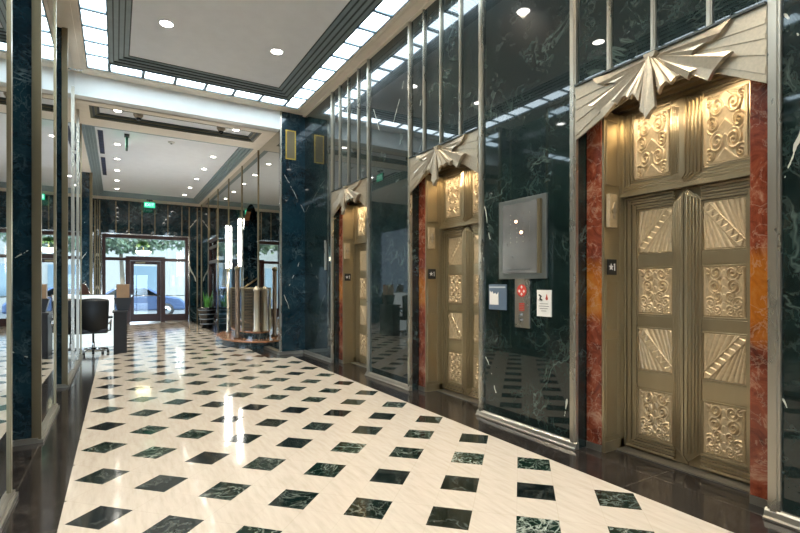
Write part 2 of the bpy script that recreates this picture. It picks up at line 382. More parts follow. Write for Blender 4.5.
# crown lines of the border
for o_, d in ((.02, .018), (.09, .010)):
    m.box(SX[0][0]-o_-.03, SX[0][0]-o_, YN, SY[1]+o_+.03, ZH-d, ZH); m.box(SX[1][1]+o_, SX[1][1]+o_+.03, YN, SY[1]+o_+.03, ZH-d, ZH)
    m.box(SX[0][0]-o_, SX[1][1]+o_, SY[1]+o_, SY[1]+o_+.03, ZH-d, ZH)
m.box(XR-.05, XR, YN, YB, ZH-.03, ZH)
struct(m.build('ceiling_border', M['paint_beige']))
m = MB()
CX0, CX1, CYE = .18, 2.57, 8.68     # inner panel
NS = 4
for k in range(NS):
    z = ZH + .005 + .022*k
    a0 = SX[0][1] + (CX0-SX[0][1])*k/NS; a1 = SX[1][0] - (SX[1][0]-CX1)*k/NS; ye = SY[0] - (SY[0]-CYE)*k/NS
    b0 = SX[0][1] + (CX0-SX[0][1])*(k+1)/NS; b1 = SX[1][0] - (SX[1][0]-CX1)*(k+1)/NS; yf = SY[0] - (SY[0]-CYE)*(k+1)/NS
    g = .016
    m.mi = 0
    m.box(a0, b0-g, YN, ye, z, z+.03); m.box(b1+g, a1, YN, ye, z, z+.03); m.box(b0-g, b1+g, yf+g, ye, z, z+.03)
    m.mi = 1
    m.box(b0-g, b0, YN, ye, z+.008, z+.04); m.box(b1, b1+g, YN, ye, z+.008, z+.04); m.box(b0, b1, yf, yf+g, z+.008, z+.04)
struct(m.build('ceiling_coffer_moulding', [M['moulding'], M['moulding_dark']]))
wall('ceiling', M['paint_ceiling'], (CX0-.06, CX1+.06, YN, CYE+.05, 5.055, 5.1))
# muntins round the panes
PY = 9.2; PIT = .467
m = MB()
for (x0, x1) in SX:
    m.box(x0, x0+.014, YN, SY[1], ZH-.012, ZH+.03); m.box(x1-.014, x1, YN, SY[1], ZH-.012, ZH+.03)
    k = 0
    while PY-PIT*k > YN:
        y = PY-PIT*k; m.box(x0, x1, y-.022, y+.022, ZH-.016, ZH+.03) if k else m.box(x0, x1, SY[1]-.014, SY[1], ZH-.012, ZH+.03); k += 1
XD = [-.10+(2.95/6)*k for k in range(7)]
m.box(-.10, 2.85, SY[1]-.014, SY[1], ZH-.012, ZH+.03); m.box(-.10, 2.85, SY[0], SY[0]+.03, ZH-.012, ZH+.03)
for x in XD: m.box(x-.024, x+.024, SY[0], SY[1], ZH-.010, ZH+.03)
struct(m.build('ceiling_light_channel', M['channel']))
# glowing panes, each a pane of its own
def pane(name, x0, x1, y0, y1, label, group):
    o = MB().box(x0+.003, x1-.003, y0+.003, y1-.003, .003, .02).build(name, M['pane'])
    o.location = (0, 0, ZH); return tag(o, label, 'light panel', group, 'thing')
GP = 'backlit glass panes of the ceiling light band'
for side, (x0, x1) in enumerate(SX):
    k = 0
    while PY-PIT*(k+1) > -1.2:
        y1 = (PY-PIT*k-.023) if k else SY[1]-.016; y0 = PY-PIT*(k+1)+.023
        pane('glass_light_pane', x0+.015, x1-.015, y0, y1, ('square backlit frosted glass pane in the ceiling band along the left wall', 'square backlit frosted glass pane in the ceiling band above the elevators')[side], GP+(' on the left', ' over the elevators')[side]); k += 1
for k in range(6):
    pane('glass_light_pane', XD[k]+.025, XD[k+1]-.025, SY[0]+.031, SY[1]-.016, 'long backlit frosted glass pane in the ceiling band beside the white beam', GP+' by the beam')
# beam
struct(MB().box(XL-.4, XM+.0, YB, YB+.25, ZF, ZH).build('ceiling_beam', M['paint_beam']))
# --- far ceiling with two coffers
def coffer(name, x0, x1, y0, y1, z, dz, wid, mat, steps=4):
    m = MB()
    for k in range(steps):
        a = wid*k/steps; b = wid*(k+1)/steps; zz = z+dz*k/steps
        X0, X1, Y0, Y1 = x0+a, x1-a, y0+a, y1-a; U0, U1, V0, V1 = x0+b, x1-b, y0+b, y1-b
        h = zz+dz/steps+.01
        m.mi = k % 2
        m.box(X0, U0, Y0, Y1, zz, h); m.box(U1, X1, Y0, Y1, zz, h); m.box(U0, U1, Y0, V0, zz, h); m.box(U0, U1, V1, Y1, zz, h)
    return struct(m.build(name, mat))
ZC = 4.75
coffer('ceiling_far_moulding', -.42, 2.62, 10.05, 10.80, ZF, .08, .15, [M['olive'], M['moulding_dark']])
coffer('ceiling_far_moulding', -.61, 2.76, 11.30, 19.95, ZF, .15, .22, [M['moulding'], M['moulding']])
wall('ceiling_far', M['paint_ceiling'], (-.35, 2.55, 10.1, 10.72, ZF+.082, ZF+.12), (-.45, 2.6, 11.45, 19.8, ZC+.005, ZC+.05))
wall('ceiling_far_soffit', M['paint_beige'], (-.62, XM, YB+.2, 10.05, ZF, ZF+.05), (-.62, -.42, 10.05, 10.8, ZF, ZF+.05), (2.62, XM, 10.05, 10.8, ZF, ZF+.05),
     (-.62, XM, 10.80, 11.30, ZF, ZF+.05), (2.76, XM, 11.3, YE, ZF, ZF+.05), (-.61, 2.76, 19.95, YE, ZF, ZF+.05), (-4, -.61, 11.2, YE, ZF, ZF+.05), (-1.06, -.6, 9.7, 11.3, ZF, ZF+.05))

# --- metal trims: vertical strips at the elevator bays, dividers above them, plinths
def vstrip(name, x, y, w_, z0, z1, mat, d=.022, face=-1):
    """a strip standing proud of a wall that faces -x (face=-1) or +x"""
    m = MB(); a, b = (x-d, x+.01) if face < 0 else (x-.01, x+d)
    m.box(a, b, y-w_/2, y+w_/2, z0, z1)
    e = d*.45
    m.box(a-e if face < 0 else b, a if face < 0 else b+e, y-w_*.26, y+w_*.26, z0, z1)
    return struct(m.build(name, mat))
n = 1
for c in BAY:
    for v in (-.73, .73): vstrip('trim_%d' % n, XR-.002, c+v, .064, 0, ZH-.03, M['steel']); n += 1
    for v in (-.365, .02, .385): vstrip('trim_%d' % n, XR-.002, c+v, .036, 3.10, ZH-.03, M['steel'], .018); n += 1
vstrip('trim_%d' % n, XR-.002, -1.5, .07, 0, ZH-.03, M['steel']); n += 1
# corner post at the projecting marble corner
m = MB(); m.box(XM-.012, XM+.022, YB-.012, YB+.022, 0, ZH-.0); struct(m.build('trim_%d' % n, M['steel'])); n += 1
for y in (11.37, 13.07, 14.82, 16.56, 18.44, 20.1):
    vstrip('trim_%d' % n, XM-.002, y, .05, 0, ZF, M['brass'], .012); n += 1
for x in (-.011, .409, .839, 1.28, 1.732, 2.232):
    struct(MB().box(x-.014, x+.014, YE-.02, YE, DZ+.08, ZF-.05).build('trim_%d' % n, M['brass'])); n += 1
for x in (-.53, 2.50, 2.80):
    struct(MB().box(x-.022, x+.022, YE-.02, YE, 0, ZF-.05).build('trim_%d' % n, M['brass'])); n += 1
# left wall corner trims
for y0, y1 in ((YN, 3.99), (5.33, 6.68), (8.04, 11.30), (16.0, YE)):
    m = MB(); m.box(XL-.048, XL+.012, y0-.012, y0+.035, 0, ZH) ; m.box(XL-.03, XL+.022, y0-.022, y0+.02, 0, ZH)
    m.box(XL-.048, XL+.012, y1-.035, y1+.012, 0, ZH); m.box(XL-.345, XL-.31, y0-.012, y0+.02, 0, ZH)
    struct(m.build('trim_%d' % n, M['brass'])); n += 1
vstrip('trim_%d' % n, XL+.002, 9.25, .045, 0, ZF, M['steel'], .014, 1); n += 1
vstrip('trim_%d' % n, XL+.002, 10.4, .045, 0, ZF, M['steel'], .014, 1); n += 1
# baseboards
def base_x(name, x, y0, y1, face=-1):
    m = MB(); s = face
    prof = [(x, 0), (x+s*.060, 0), (x+s*.060, .012), (x+s*.045, .020), (x+s*.035, .05), (x+s*.02, .062), (x, .062)]
    m.prism(prof, 'y', y0, y1); return struct(m.build(name, M['plinth']))
for y0, y1 in ((YN, 1.345), (2.715, 4.015), (5.385, 6.695), (8.065, YB)): base_x('baseboard_right', XR, y0, y1)
struct(MB().box(XM-.05, XR-.06, YB-.06, YB, 0, .06).build('baseboard_corner', M['plinth']))
struct(MB().box(XM-.06, XM, YB, AY0, 0, .06).build('baseboard_far', M['plinth']))
for y0, y1 in ((YN, 3.99), (5.33, 6.68), (8.04, 11.30)):
    m = MB(); m.box(XL, XL+.04, y0-.04, y1+.04, 0, .03); m.box(XL, XL+.025, y0-.02, y1+.02, .03, .055)
    m.box(-.94, XL, y0-.04, y0, 0, .045); m.box(-.94, XL, y1, y1+.04, 0, .045)
    struct(m.build('baseboard_left', M['plinth']))

# ================================================================= ENTRANCE
def glazed(name, label, cat): return thing(name, label, cat, (0, YE, 0))
# frame as structure window/door
m = MB(); y0, y1 = YE-.04, YE+.12
m.box(DX0, DX0+.10, y0, y1, 0, DZ); m.box(DX1-.10, DX1, y0, y1, 0, DZ); m.box(DX0+.1, DX1-.1, y0, y1, DZ-.12, DZ)
m.box(DX0+.1, DX1-.1, y0, y1, 2.36, 2.47)
for x in (.37, 1.56): m.box(x-.075, x+.075, y0-.03, y1, 0, 2.36)
m.box(DX0+.1, .295, y0, y1, 0, .42); m.box(1.635, DX1-.1, y0, y1, 0, .30); m.box(.30, 1.63, y0-.05, y1, 2.36, 2.52)
wf = struct(m.build('window_1', M['wood']))
g = MB(); g.box(DX0+.1, DX1-.1, YE+.04, YE+.045, 2.47, DZ-.12); g.box(DX0+.1, .295, YE+.04, YE+.045, .42, 2.36); g.box(1.635, DX1-.1, YE+.04, YE+.045, .30, 2.36)
struct(g.build('window_glass', M['glass'], wf))
tm = MB(); tm.frame(YE-.055, YE-.02, DX0-.05, DX1+.05, 0, DZ+.05, .045)
tb = tm.bm
for v in tb.verts: v.co = (v.co.y, v.co.x, v.co.z)
struct(tm.build('window_trim', M['chrome'], wf))
d = MB(); a, b = .45, 1.48
d.box(a, a+.12, YE-.01, YE+.05, .02, 2.35); d.box(b-.13, b, YE-.01, YE+.05, .02, 2.35); d.box(a+.12, b-.13, YE-.01, YE+.05, .02, .33); d.box(a+.12, b-.13, YE-.01, YE+.05, 2.23, 2.35)
dr = struct(d.build('door_1', M['wood']))
struct(MB().box(a+.12, b-.13, YE+.015, YE+.022, .33, 2.23).build('door_glass', M['glass'], dr))
struct(MB().tube([(a-.02, YE-.09, 1.03), (b+.03, YE-.09, 1.03)], .016).box(a+.03, a+.07, YE-.09, YE, 1.0, 1.06).box(b-.08, b-.04, YE-.09, YE, 1.0, 1.06).build('push_bar', M['chrome'], dr))
struct(MB().tube([(1.66, YE-.09, 1.03), (2.33, YE-.09, 1.03)], .014).box(1.68, 1.71, YE-.09, YE-.03, 1.01, 1.05).box(2.3, 2.33, YE-.09, YE-.03, 1.01, 1.05).build('guard_bar', M['chrome'], wf))
struct(MB().box(.62, .95, YE-.022, YE-.012, 2.255, 2.32).build('door_plate', M['brass'], dr))
# side window
m = MB(); wy0, wy1 = 16.56, 18.44
m.frame(XM-.01, XM+.12, wy0+.02, wy1-.02, .35, 3.05, .08); m.box(XM, XM+.1, wy0+.1, wy1-.1, 2.2, 2.3); m.box(XM, XM+.1, wy0+.1, wy1-.1, 2.72, 2.80)
w2 = struct(m.build('window_2', M['wood']))
struct(MB().box(XM+.05, XM+.055, wy0+.1, wy1-.1, .43, 2.97).build('window_glass', M['glass'], w2))
struct(MB().box(-3, 5, YE+.2, 22.6, 3.62, 3.80).build('canopy_ceiling', M['paint_beam']))
# bowl lamp and fern outside above the door
lp = thing('bowl_lamp', 'glowing bowl lamp hanging above the entrance door', 'lamp', (.93, 21.6, 2.62))
MB().lathe([(.03, .0), (.14, .02), (.24, .09), (.28, .17), (.26, .17), (.03, .05)], seg=24).build('lamp_bowl', plain('warm bowl glass', (.9, .8, .6), .4, emit=4, ecol=(1, .82, .5)), lp)
MB().tube([(0, 0, .05), (0, 0, 1.0)], .01).build('rod', M['brass'], lp)
fr_ = MB()
random.seed(8)
for k in range(120):
    a = random.random()*2*pi; e = random.uniform(-.35, .5); L = random.uniform(.14, .34)
    d0 = Vector((cos(a)*cos(e), sin(a)*cos(e), sin(e))); s_ = Vector((-sin(a), cos(a), 0))*.03
    p1 = d0*L*.5+Vector((0, 0, .05)); p2 = d0*L - Vector((0, 0, L*.5*random.random()))
    fr_.quad((0, 0, 0), tuple(p1+s_), tuple(p2), tuple(p1-s_))
fo = tag(fr_.build('hanging_fern', M['leaf'], loc=(.90, 21.3, 3.05)), 'small green fern hanging over the entrance door', 'plant')

# street outside
struct(MB().box(-40, 40, -30, 60, -.12, -.1).build('ground_street', M['asphalt']))
struct(MB().box(-25, 30, YE+.2, 23.4, -.1, -.01).build('ground_pavement', M['concrete']))
bl = thing('street_building', 'pale building across the street seen through the entrance glass', 'building', (0, 38, 0))
m = MB(); m.box(-22, 30, 0, 8, -.1, 14)
m.build('facade', plain('pale facade', (.20, .20, .19), .9, var=.05, vs=.4), bl)
def bwin(x, z):
    o = MB().box(x, x+1.6, -.05, .0, z, z+2.0).build('window', plain('facade window', (.10, .14, .17), .1, ior=1.6) if 'fw' not in M else M['fw'], bl)
    M['fw'] = o.data.materials[0]
for x in (-9.5, -6, -2.5, 1, 4.5, 8, 11.5):
    for z in (.8, 5.0): bwin(x, z)
def car(loc, paint, label, rz=0):
    c = thing('car', label, 'car', loc); c.rotation_euler = (0, 0, rz)
    pr = [(-2.2, .32), (-2.25, .7), (-2.1, .95), (-1.35, 1.02), (-.75, 1.42), (.55, 1.46), (1.25, 1.05), (2.0, .92), (2.25, .7), (2.25, .32)]
    MB().prism(pr, 'y', -.85, .85).build('body', paint, c, bevel=.08)
    wn_ = [(-1.18, 1.03), (-.70, 1.36), (.50, 1.39), (1.05, 1.04)]
    MB().prism(wn_, 'y', -.86, .86).build('side_window', M['black_glass'], c)
    for x in (-1.4, 1.4):
        for y in (-.80, .80):
            MB().lathe([(.20, -.1), (.33, -.1), (.33, .1), (.20, .1)], (x, y, .33), 20, axis='y').build('wheel', M['tyre'], c)
            MB().lathe([(.02, -.115), (.19, -.11), (.19, .11), (.02, .115)], (x, y, .33), 16, axis='y').build('hubcap', M['chrome'], c.children[-1])
    return c
car((.7, 26.6, -.1), M['car_blue'], 'pale blue parked car seen through the entrance door glass')
car((5.6, 27.2, -.1), M['car_white'], 'white car parked to the right, seen through the right door panel')
tr_ = thing('street_tree', 'leafy street tree seen through the glass above the entrance door', 'tree', (.2, 29.5, -.1))
MB().tube([(0, 0, 0), (.1, 0, 1.6), (0, .1, 3.4)], [.16, .12, .08]).build('trunk', plain('bark', (.12, .09, .06), .9), tr_)
random.seed(3); cm = MB()
for k in range(3800):
    a = random.random()*2*pi; rr = random.random()**.4; h = random.uniform(-1, 1); q = sqrt(max(0, 1-h*h))*rr
    p = Vector((q*cos(a)*5.2, q*sin(a)*2.0, 5.0+h*1.5+.25*sin(a*5))); s1 = Vector((random.uniform(-1, 1), random.uniform(-1, 1), random.uniform(-1, 1))).normalized()*.16
    s2 = s1.orthogonal().normalized()*.10
    cm.quad(tuple(p-s1), tuple(p+s2), tuple(p+s1), tuple(p-s2))
cm.build('foliage', plain('pale street leaves', (.13, .17, .10), .6, var=.4, vs=2), tr_, normals=False)

# ================================================================= ELEVATORS
# relief height fields, u across (0..1), v up (0..1), height 0..1
def h_floral(u, v):
    s = abs(u-.5)*2; e = 0.0
    for cx, cy, R, tw in ((.38, .86, .15, 1), (.42, .60, .15, -1), (.30, .40, .13, 1), (.62, .27, .14, -1), (.30, .15, .12, 1), (.75, .90, .10, -1), (.80, .08, .12, 1)):
        dx, dy = s-cx, (v-cy)*1.25*1.0; r_ = sqrt((dx*.5*1.0)**2*4*.35+dy*dy)/R
        if r_ < 1.35:
            th = atan2(dy, dx)*tw
            e = max(e, (.5+.5*cos(2*pi*(r_*1.6-th/(2*pi))))**1.6*min(1, (1.35-r_)*3)*(.75+.25*min(1, r_*2)))
    # central stem of stacked leaves
    k = (v*6.5) % 1; leaf = max(0, 1-((s-.02)/(.20*(1-k)**.6+.03))**2) if s < .3 else 0
    e = max(e, leaf*(.45+.4*k))
    # scallops in the lower corners
    for j in range(4):
        for i in range(3):
            cx, cy = .25+.26*i+(.13 if j % 2 else 0), .03+.075*j
            r_ = sqrt(((s-cx)*.9)**2+((v-cy)*1.8)**2)
            if r_ < .13 and v > cy-.005 and v < .33: e = max(e, .35+.5*(r_/.13)**3)
    # fluted border
    b_ = min(u, 1-u)
    if b_ < .10: e = .55+.35*cos(2*pi*b_/.034)
    return e
def h_diag(u, v):
    """band rising from lower left to upper right, rays fanning off it"""
    d = (v-u)/1.4142; t_ = (u+v)/2
    if abs(d) < .10:
        if abs(d) > .078: return 1.0
        z = abs(((t_*9) % 1)-.5)*2
        return .35+(.6 if (d/.078*.5+.5) < z else 0)
    if d > 0:   # upper left: fan from the lower left corner's side
        a = atan2(v+.35, u+.12); k = (a*11) % 1
    else:
        a = atan2(1.3-v, 1.1-u); k = (a*11) % 1
    return .15+.55*(1-abs(2*k-1)**3)
def h_leafy(u, v):
    s = abs(u-.5)*2
    if min(u, 1-u) < .12: return .5+.4*cos(2*pi*min(u, 1-u)/.04)
    e = 0
    for cx, cy, R, tw in ((.35, .80, .16, 1), (.55, .55, .14, -1), (.35, .30, .16, 1), (.65, .12, .12, -1), (.68, .90, .10, 1)):
        dx, dy = (s-cx)*.55, (v-cy)*1.2; r_ = sqrt(dx*dx+dy*dy)/R
        if r_ < 1.3: e = max(e, (.5+.5*cos(2*pi*(r_*1.9-tw*atan2(dy, dx)/(2*pi))))**1.4*min(1, (1.3-r_)*3))
    k = (v*5+s*1.8) % 1
    return max(e, (.25+.6*k**2)*max(0, 1-s*1.9))
def relief(name, fn, w_, h_, amp, nu, nv, flip=False):
    """mesh in y,z; centre bottom at origin, relief towards -x"""
    bm = bmesh.new(); vs = []
    for j in range(nv+1):
        row = []
        for i in range(nu+1):
            u, v = i/nu, j/nv; uu = 1-u if flip else u
            e = fn(uu, v); ed = min(u, 1-u, v, 1-v)
            if ed < .02: e = 0
            row.append(bm.verts.new((-e*amp, (u-.5)*w_, v*h_)))
        vs.append(row)
    for j in range(nv):
        for i in range(nu):
            fc = bm.faces.new((vs[j][i], vs[j+1][i], vs[j+1][i+1], vs[j][i+1])); fc.smooth = True
    me = bpy.data.meshes.new(name); bm.to_mesh(me); bm.free(); me.materials.append(M['relief']); return me
PW = .29
ME = {'fl': relief('carved_panel', h_floral, PW, .39, .022, 84, 104), 'dg': relief('carved_panel', h_diag, PW, .36, .019, 80, 96),
      'dgf': relief('carved_panel', h_diag, PW, .36, .019, 80, 96, True), 'tr': relief('carved_panel', h_leafy, .31, .52, .022, 80, 120)}
def add_relief(key, parent, loc):
    o = bpy.data.objects.new('carved_panel', ME[key]); COL.objects.link(o); o.parent = parent; o.location = loc; return o
D = .41        # depth of the door face behind the wall face (local x, wall face = 0 at X 3.38)
ROWS = ((.145, .40, 'fl', .39), (.70, .36, 'dg', .36), (1.165, .39, 'fl', .39), (1.668, .37, 'dg', .36))
def door_leaf(side, label):
    """side +1: far leaf (picture left), -1: near leaf"""
    r_ = thing('elevator_door', label, 'elevator door', (3.38, BAY[0]-.01, 0), 'elevator doors')
    def Y(a, b): return (a, b) if side > 0 else (-b, -a)
    m = MB(); y0, y1 = Y(.003, .525); m.box(D+.012, D+.05, y0, y1, .015, 2.165); m.build('door_slab', M['bronze_dark'], r_)
    # stiles, rails: stepped ribs
    m = MB()
    zb = [(.015, .145)] + [(.545, .70), (1.06, 1.165), (1.555, 1.668)] + [(2.04, 2.165)]
    for a, b in zb[1:4]:
        q = Y(.10, .41); m.box(D-.006, D+.012, q[0], q[1], a+.012, b-.012); m.box(D-.0, D+.012, q[0], q[1], a, b)
    for k in range(5):          # outer stile flutes and mitred bottom / top rails
        a = .41+.023*k; q = Y(a+.003, a+.020); m.box(D-.020+.009*(k % 2), D+.012, q[0], q[1], .03+.022*(4-k), 2.15-.018*(4-k))
        zz = .03+.023*(4-k); q = Y(.10-.0*k, .41+.023*k) ; m.box(D-.020+.009*(k % 2), D+.012, q[0], q[1], .123-.023*k+.003, .143-.023*k)
        q = Y(.10, .41+.023*k); m.box(D-.020+.009*(k % 2), D+.012, q[0], q[1], 2.045+.023*k, 2.061+.023*k)
    m.build('frame_moulding', M['bronze'], r_, bevel=.002)
    # half of the fluted centre pilaster with an arrow end
    m = MB()
    for k in range(5):
        w_ = .105-.019*k; dd = D-.014-.011*k; z0 = .045+.012*k; z1 = 2.155-.01*k
        poly = [(.003*side, z0), (w_*side, z0+w_*.95), (w_*side, z1-w_*.95), (.003*side, z1)]
        m.prism(poly, 'x', dd, D+.012)
        yr = (w_-.004)*side; m.tube([(dd, yr, z0+w_*.95+.004), (dd, yr, z1-w_*.95-.004)], .0055, 8)
    m.build('fluted_pilaster', M['bronze'], r_, bevel=.002)
    for z0, h_, kk, mh in ROWS:
        key = kk
        if kk == 'dg':
            rising = (z0 > 1.5) == (side > 0)       # in the picture, y runs right to left
            key = 'dgf' if rising else 'dg'
        q = Y(.107, .408); o = add_relief(key, r_, (D+.004, (q[0]+q[1])/2, z0+.004)); o.scale = (1, 1, (h_-.012)/mh)
        fm = MB(); fm.frame(D-.010, D+.012, q[0]-.003, q[1]+.003, z0-.006, z0+h_, .011); fm.build('panel_bead', M['bronze'], r_, bevel=.002)
    return r_
WH = ('nearest elevator at the right of the picture', 'middle elevator', 'farthest elevator by the marble corner')
L1 = door_leaf(1, 'far leaf of the carved bronze doors of the nearest elevator')
L2 = door_leaf(-1, 'near leaf of the carved bronze doors of the nearest elevator')
# transom over the doors
tr = thing('elevator_transom', 'bronze transom with two carved panels over the doors of the nearest elevator', 'transom', (3.38, BAY[0]-.01, 2.17), 'carved transoms over the elevator doors')
m = MB(); m.box(D-.01, D+.05, -.53, .53, .0, .70); m.build('transom_slab', M['bronze_dark'], tr)
m = MB()
for k in range(4):
    z0 = .012+.024*k; m.box(D-.052+.010*k, D-.01, -.53, .53, z0, z0+.020)
m.box(D-.065, D-.01, -.53, .53, -.012, .012)
for s in (-1, 1):
    for k in range(4):
        a = .44+.023*k; q = (a, a+.018) if s > 0 else (-a-.018, -a); m.box(D-.03-.006*(k % 2), D-.01, q[0], q[1], .108-.024*k, .69)
    q = (.112, .436) if s > 0 else (-.436, -.112); m.frame(D-.026, D-.01, q[0], q[1], .105, .685, .012)
m.build('frame_moulding', M['bronze'], tr, bevel=.002)
for s in (-1, 1): add_relief('tr', tr, (D-.016, s*.274, .125))
m = MB()
for k in range(5):
    w_ = .112-.021*k
    m.prism([(0, .008+.01*k), (w_, .09+.0*k), (w_, .655-.012*k), (w_*.6, .67), (-w_*.6, .67), (-w_, .655-.012*k), (-w_, .09)], 'x', D-.040-.012*k, D-.01)
    for sg in (-1, 1): m.tube([(D-.040-.012*k, sg*(w_-.004), .10), (D-.040-.012*k, sg*(w_-.004), .65-.012*k)], .006, 8)
m.build('fluted_mullion', M['bronze'], tr, bevel=.003)
# stepped bronze head of the recess
m = MB()
for k in range(6):
    x0 = D-.02-.048*k; m.box(x0, D+.1, -.68, .70, .70+.030*k, .70+.030*(k+1))
m.build('stepped_head', M['bronze_dark'], tr, bevel=.003)
# jambs
def jamb(side, label):
    j = thing('elevator_jamb', label, 'door jamb', (3.38, BAY[0], 0), 'bronze jambs of the elevator bays')
    s = side; y0, y1 = (.525, .545) if s > 0 else (-.545, -.525)
    m = MB(); m.box(.135, D+.09, y0, y1, 0, 2.87)
    m.build('jamb_panel', M['bronze'], j)
    m = MB(); a, b = (.515, .525) if s > 0 else (-.525, -.515)
    for z0, z1 in ((.12, .95), (1.02, 1.45), (2.25, 2.8)):
        for x0, x1 in ((.155, .165), (.315, .325)): m.box(x0, x1, a, b, z0, z1)
        m.box(.155, .325, a, b, z0, z0+.01); m.box(.155, .325, a, b, z1-.01, z1)
    m.box(.34, .40, a-(.0 if s > 0 else 0), b, 0, 2.87); m.box(.135, .40, a, b, 0, .09)
    m.build('jamb_moulding', M['bronze'], j, bevel=.002)
    return j
J1 = jamb(1, 'bronze far-side jamb of the nearest elevator beside its carved door')
# red marble pilasters
def red(side, label):
    y0, y1 = (.547, .694) if side > 0 else (-.694, -.547)
    m = MB(); m.box(0, .14, y0, y1, .055, 2.92)
    o = m.build('red_marble_pilaster', M['red_marble'], loc=(3.51, BAY[0], 0), bevel=.004)
    tag(o, label, 'pilaster', 'red marble pilasters of the elevator bays')
    sh = MB().box(-.006, .14, y0, y1, 0, .055).build('shoe', M['plinth'], o)
    return o
R1 = red(1, 'red marble pilaster on the far side of the nearest elevator'); R2 = red(-1, 'red marble pilaster at the right edge of the nearest elevator')
# sill
sl = tag(MB().box(-.06+.02, .13, -.53, .53, 0, .012).box(-.035+.02, -.03+.02, -.53, .53, .012, .014).build('elevator_sill', M['plinth'], loc=(3.38+.33, BAY[0], 0)), 'pale metal threshold in front of the nearest elevator door', 'threshold', 'elevator thresholds')
# sunburst canopy
SUN = 0
def sunburst():
    r_ = thing('sunburst_canopy', 'fan shaped nickel sunburst above the nearest elevator', 'ornament', (3.38, BAY[0], 0), 'sunburst canopies above the elevators')
    # backing plate, local y: + is far (picture left)
    out = [(-.695, 3.10), (.695, 3.10), (.695, 2.645), (.36, 2.79), (.20, 2.84), (.0, 2.86), (-.20, 2.84), (-.42, 2.79), (-.695, 2.625)]
    m = MB(); m.prism(out, 'x', -.010, .004)
    # rays engraved as shallow steps on the plate
    ap = Vector((0, 3.075))
    for s in (1, -1):
        for (yy, zz, wz) in ((.69, 3.02, .035), (.69, 2.93, .035), (.69, 2.83, .035), (.69, 2.73, .05)):
            m.prism([(.12*s, 3.06-(3.1-zz)*.12), (yy*s, zz), (yy*s, zz-wz), (.12*s, 3.05-(3.1-zz)*.12-.01)], 'x', -.016, -.010)
    m.build('back_plate', M['nickel'], r_)
    def feather(pts, lift, ridge=.012, nm='feather'):
        """pts: apex, then outline; the last but middle point is the tip; folded along apex-tip"""
        bm = bmesh.new(); n_ = len(pts); x0 = -.012-lift
        ti = n_//2
        top = [bm.verts.new((x0-(ridge if i == ti else (0.004 if i == 0 else 0)) - .02*min(1, (ap-Vector((p[0], p[1]))).length/.4), p[0], p[1])) for i, p in enumerate(pts)]
        bot = [bm.verts.new((x0+.012, p[0], p[1])) for p in pts]
        for i in range(1, n_-1):
            pass
        bm.faces.new(top[:ti+1]); bm.faces.new([top[0]]+top[ti:]); bm.faces.new(bot[::-1])
        for i in range(n_): bm.faces.new((top[i], bot[i], bot[(i+1) % n_], top[(i+1) % n_]))
        bmesh.ops.recalc_face_normals(bm, faces=bm.faces)
        me = bpy.data.meshes.new(nm); bm.to_mesh(me); bm.free(); me.materials.append(M['nickel'])
        o = bpy.data.objects.new(nm, me); COL.objects.link(o); o.parent = r_
    A = (0, 3.075)
    for s in (1, -1):
        def P(*q): return [(x*s, z) for x, z in q]
        # long upper feather and the shorter ones under it, outer to inner
        feather(P((.01, 3.075), (.20, 3.062), (.40, 3.080), (.51, 3.095), (.455, 3.03), (.40, 3.005), (.21, 3.02), (.02, 3.06)), .006)
        feather(P((.01, 3.07), (.22, 3.015), (.36, 3.005), (.30, 2.985), (.255, 2.945), (.14, 2.99), (.02, 3.05)), .016)
        feather(P((.01, 3.065), (.19, 2.99), (.28, 2.955), (.53, 2.875), (.49, 2.855), (.42, 2.80), (.385, 2.745), (.22, 2.87), (.02, 3.04)), .028)
        feather(P((.01, 3.06), (.17, 2.94), (.315, 2.845), (.285, 2.835), (.262, 2.795), (.13, 2.93), (.012, 3.04)), .040)
        feather(P((.01, 3.06), (.12, 2.93), (.215, 2.84), (.185, 2.84), (.165, 2.81), (.15, 2.80), (.07, 2.94), (.01, 3.04)), .052)
        feather(P((.006, 3.055), (.08, 2.93), (.150, 2.815), (.125, 2.83), (.095, 2.80), (.075, 2.755), (.045, 2.90), (.004, 3.04)), .064)
    # pendant diamond in the middle
    feather([(0, 3.06), (.026, 2.98), (.040, 2.85), (.048, 2.78), (.058, 2.675), (.03, 2.655), (0, 2.600), (-.03, 2.655), (-.058, 2.675), (-.048, 2.78), (-.040, 2.85), (-.026, 2.98)], .075, .02)
    m = MB(); m.prism([(.045*cos(a*pi/8), 3.085-.045*abs(sin(a*pi/8))) for a in range(9)], 'x', -.08, -.02); m.build('boss', M['nickel'], r_)
    MB().box(-.03, .0, -.695, .695, 3.10, 3.115).build('top_rail', M['moulding_dark'], r_)
    return r_
SB = sunburst()
# indicator lantern and call sign on the far jamb
ln_ = thing('floor_indicator', 'pale brass indicator plate on the jamb of the nearest elevator', 'indicator', (3.58, BAY[0]+.515, 2.03), 'indicator plates on the elevator jambs')
MB().box(-.05, .05, -.035, 0, -.14, .14).build('plate', M['relief'], ln_, bevel=.004)
MB().prism([(-.025, 0), (0, .07), (.025, 0), (0, -.07)], 'y', -.046, -.035).build('lens', M['nickel'], ln_)
MB().lathe([(.03, -.044), (.03, -.035)], (0, 0, 0), 16, axis='y').build('ring', M['brass'], ln_)
cs = thing('stairs_star_sign', 'small black square sign with white star on the jamb of the nearest elevator', 'sign', (3.60, BAY[0]+.515, 1.56), 'small black star signs on the elevator jambs')
MB().box(-.058, .058, -.008, 0, -.065, .065).build('plate', M['black'], cs)
MB().prism([((.032 if k % 2 == 0 else .014)*sin(k*pi/5)-.016, (.032 if k % 2 == 0 else .014)*cos(k*pi/5)+.0) for k in range(10)], 'y', -.010, -.008).build('star', M['white'], cs)
